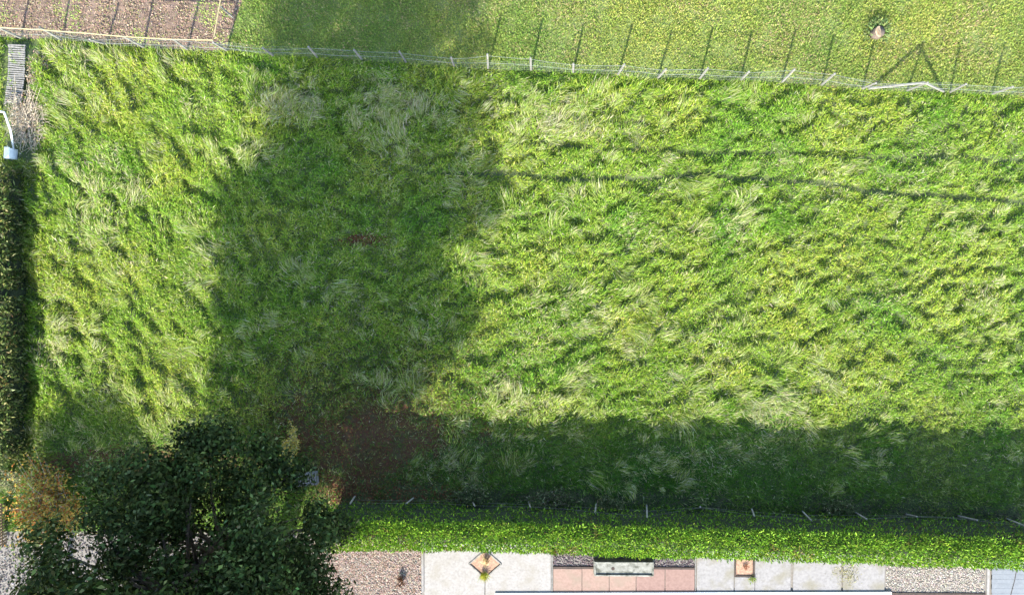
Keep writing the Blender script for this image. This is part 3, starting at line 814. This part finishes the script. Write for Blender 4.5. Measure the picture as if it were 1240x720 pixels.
# deck boards
dk = thing('deck', 'blue grey boarded deck beside the beige gravel', 'deck', (*P(1200, 722), 0))
q0 = P(1199.6, 722); 
for i in range(13):
    y1 = 722 - i * 5.6; a = P(1199.6, y1); c = P(1300, y1 - 4.9)
    b = MB(); b.box(((a[0] + c[0]) / 2 - q0[0] + rng.normal(0, .01), (a[1] + c[1]) / 2 - q0[1], .07 + rng.normal(0, .002)), (c[0] - a[0], c[1] - a[1], .035), bev=.006)
    b.obj('plank', M_deck, dk)
for pxx in (1210, 1250, 1290):
    a = P(pxx, 722); c = P(pxx, 650)
    b = MB(); b.box((a[0] - q0[0], (a[1] + c[1]) / 2 - q0[1], .02), (.08, c[1] - a[1], .062)); b.obj('joist', M_greywood, dk)
b = MB(); a = P(1222, 720); c = P(1231, 680)
b.tube([(a[0] , a[1], .105), ((a[0] + c[0]) / 2 + .03, (a[1] + c[1]) / 2, .103), (c[0], c[1], .105)], .012, 5)
tag(b.obj('garden_hose', M_hole), 'thin dark hose lying across the blue grey deck', 'hose')

# concrete trough
a = P(719.5, 697, .42); c = P(792, 680, .42)
tw, td = c[0] - a[0], c[1] - a[1]
tr_ = thing('concrete_trough', 'weathered concrete trough with a dark drain hole on the dark gravel', 'trough', ((a[0] + c[0]) / 2, (a[1] + c[1]) / 2, 0))
b = MB(); b.box((0, 0, .17), (tw, td, .40), bev=.025); b.obj('body', M_trough, tr_)
for q in (-1, 1):
    b = MB(); b.box((0, q * (td / 2 - .04), .40), (tw - .03, .075, .06), bev=.012); b.obj('rim', M_trough, tr_)
    b = MB(); b.box((q * (tw / 2 - .045), 0, .398), (.08, td - .16, .06), bev=.012); b.obj('rim', M_trough, tr_)
b = MB(); b.tube([(-.52, 0, .36), (-.52, 0, .376)], .085, 10); b.obj('drain', M_hole, tr_)

# small plants in the beds
def tuft(name, label, loc, n, L, cols, probs, seed, spread, ang=None, base=.06, kind=None):
    rr = np.random.default_rng(seed)
    g = rr.uniform(0, 6.28, n) if ang is None else rr.normal(ang, spread, n)
    V = blades(rr.normal(0, base, n), rr.normal(0, base, n), np.full(n, .01), g, rr.uniform(.2, 1.2, n), rr.uniform(*L, n), rr.uniform(.012, .03, n), rr.uniform(.1, .4, n), rr.normal(0, .5, n))
    o = link(name, quads(name, V, pick(n, cols, probs, rr)), M_grass); o.location = (loc[0], loc[1], .012)
    return tag(o, label, 'plant', kind=kind)
tuft('bed_plant', 'yellow green grassy plant spilling from the point of the diamond bed', P(586, 693), 150, (.25, .55), [(.30, .32, .06), (.40, .36, .12), (.18, .24, .04)], [.45, .3, .25], 601, .6, -1.5)
tuft('bed_plant', 'dry straw coloured plant lying in the diamond bed', P(588, 682), 90, (.3, .6), [(.44, .34, .19), (.34, .22, .12)], [.6, .4], 602, .4, 1.5)
tuft('bed_plant', 'small green weed at the corner of the square bed', P(910, 699), 70, (.12, .3), [(.18, .26, .05), (.28, .31, .1)], [.6, .4], 603, .8, -1.2)
tuft('bed_plant', 'brown withered plant in the square bed', P(902, 685), 40, (.12, .26), [(.22, .08, .04), (.12, .05, .03)], [.6, .4], 604, .8)
tuft('moss_patch', 'olive moss and weeds growing on the stained grey slab', P(1026, 692), 380, (.05, .12), [(.26, .25, .08), (.34, .31, .14), (.18, .19, .05)], [.4, .4, .2], 605, .8, base=.33, kind='stuff')

# ------------------------------------------------------------------ things at the north west corner
q0 = P(19, 88)
bw = thing('boardwalk', 'weathered grey slatted boardwalk at the tilled plot corner', 'boardwalk', (q0[0], q0[1], 0))
path = [(20.5, 56), (20.2, 75), (19.5, 95), (16.5, 118), (15.5, 126)]
ys_ = np.linspace(55, 124, 27)
pl = MB(); pl.box((0, 0, 0), (.80, .066, .028), bev=.005); plm = pl.mesh('plank')
for v in ys_:
    u = np.interp(v, [p[1] for p in path], [p[0] for p in path])
    w_ = P(u, v, .34)
    p = link('plank', plm, M_greywood, bw, (w_[0] - q0[0], w_[1] - q0[1], .34 + rng.normal(0, .006)))
    p.rotation_euler = (rng.normal(0, .03), rng.normal(0, .02), -.06 + rng.normal(0, .03) - .10 * max(0, (v - 100) / 25))
for sd in (-9, 9):
    b = MB(); pts = []
    for u, v in path:
        w_ = P(u + sd, v, .30); pts.append((w_[0] - q0[0], w_[1] - q0[1], .29))
    b.tube(pts, .035, 6); b.obj('stringer', M_greywood, bw)
    for u, v in (path[0], path[2], path[4]):
        w_ = P(u + sd, v, .2); b = MB(); b.box((w_[0] - q0[0], w_[1] - q0[1], .12), (.06, .06, .30)); b.obj('leg', M_greywood, bw)
# bent white pipe with a box at its foot
a = P(5, 136, 1.1); c = P(12, 158, 1.0); e = P(17, 186, .0)
b = MB(); b.tube([(a[0] - .5, a[1] + .1, 1.12), (a[0], a[1], 1.1), (c[0], c[1], .95), (e[0], e[1], -.05)], .042, 8)
tag(b.obj('white_pipe', M_white, smooth=True), 'bent white pipe arching beside the brushwood heap', 'pipe')
c = P(8, 185, .62)
wb = thing('white_box', 'small white utility box at the end of the west hedge', 'box', (c[0], c[1], 0), -.08)
b = MB(); b.box((0, 0, .30), (.22, .48, .60), bev=.02); b.obj('body', M_white, wb)
b = MB(); b.box((0, 0, .615), (.25, .53, .035), bev=.012); b.obj('lid', M_white, wb)

# stump on the lawn
c = P(1059, 42)
st = thing('tree_stump', 'cut tree stump with a pale sawn top on the mown lawn', 'stump', (c[0], c[1], 0))
b = MB(); b.tube([(0, 0, -.05), (.02, 0, .15), (.03, .01, .42)], [.33, .27, .255], 12); b.obj('trunk', M_bark, st, True)
b = MB(); b.tube([(.03, .01, .418), (.035, .01, .432), (.04, .012, .44)], [.25, .24, .15], 11); b.obj('sawn_top', M_stump, st)
rr = np.random.default_rng(8); n = 260
g = rr.normal(1.3, 1.3, n); q = rr.uniform(.22, .6, n)
V = blades(np.cos(g) * q, np.sin(g) * q, rr.uniform(0, .45, n), g + rr.normal(0, .6, n), rr.normal(.5, .4, n), rr.uniform(.1, .25, n), rr.uniform(.04, .08, n), rr.uniform(0, .3, n), rr.normal(0, .6, n))
sho = link('shoots', quads('shoots', V, pick(n, [(.09, .13, .04), (.14, .17, .06), (.06, .09, .03)], [.4, .3, .3], rr)), M_leaf, st); sho['kind'] = 'stuff'

# slatted crate on the red earth
c = P(374, 577)
cr = thing('slatted_crate', 'grey slatted wooden crate on the bare red earth', 'crate', (c[0], c[1], 0), .10)
sl = MB(); sl.box((0, 0, 0), (.075, .56, .022), bev=.004); slm = sl.mesh('slat')
for i in range(9): link('slat', slm, M_bluewood, cr, (-.46 + i * .115, 0, .50))
for q in (-1, 1):
    for zz in (.12, .28, .44):
        b = MB(); b.box((0, q * .27, zz), (1.02, .024, .10), bev=.004); b.obj('side_board', M_bluewood, cr)
    for s_ in (-1, 1):
        b = MB(); b.box((s_ * .47, q * .235, .235), (.05, .045, .50)); b.obj('corner_post', M_bluewood, cr)
    b = MB(); b.box((q * .505, 0, .28), (.022, .50, .30), bev=.004); b.obj('end_board', M_bluewood, cr)

# slatted screen at the yard's west side
c = P(8, 632)
sc = thing('wooden_screen', 'brown upright paling screen beside the autumn shrub', 'screen', (c[0], c[1], 0), math.pi / 2)
for i in range(14):
    b = MB(); hh = 1.2 + rng.normal(0, .05)
    b.box((-.95 + i * .145, rng.normal(0, .01), hh / 2), (.085, .022, hh), bev=.004); b.obj('paling', M_brownwood, sc)
for zz in (.3, .95):
    b = MB(); b.box((0, .03, zz), (2.1, .035, .07)); b.obj('rail', M_brownwood, sc)
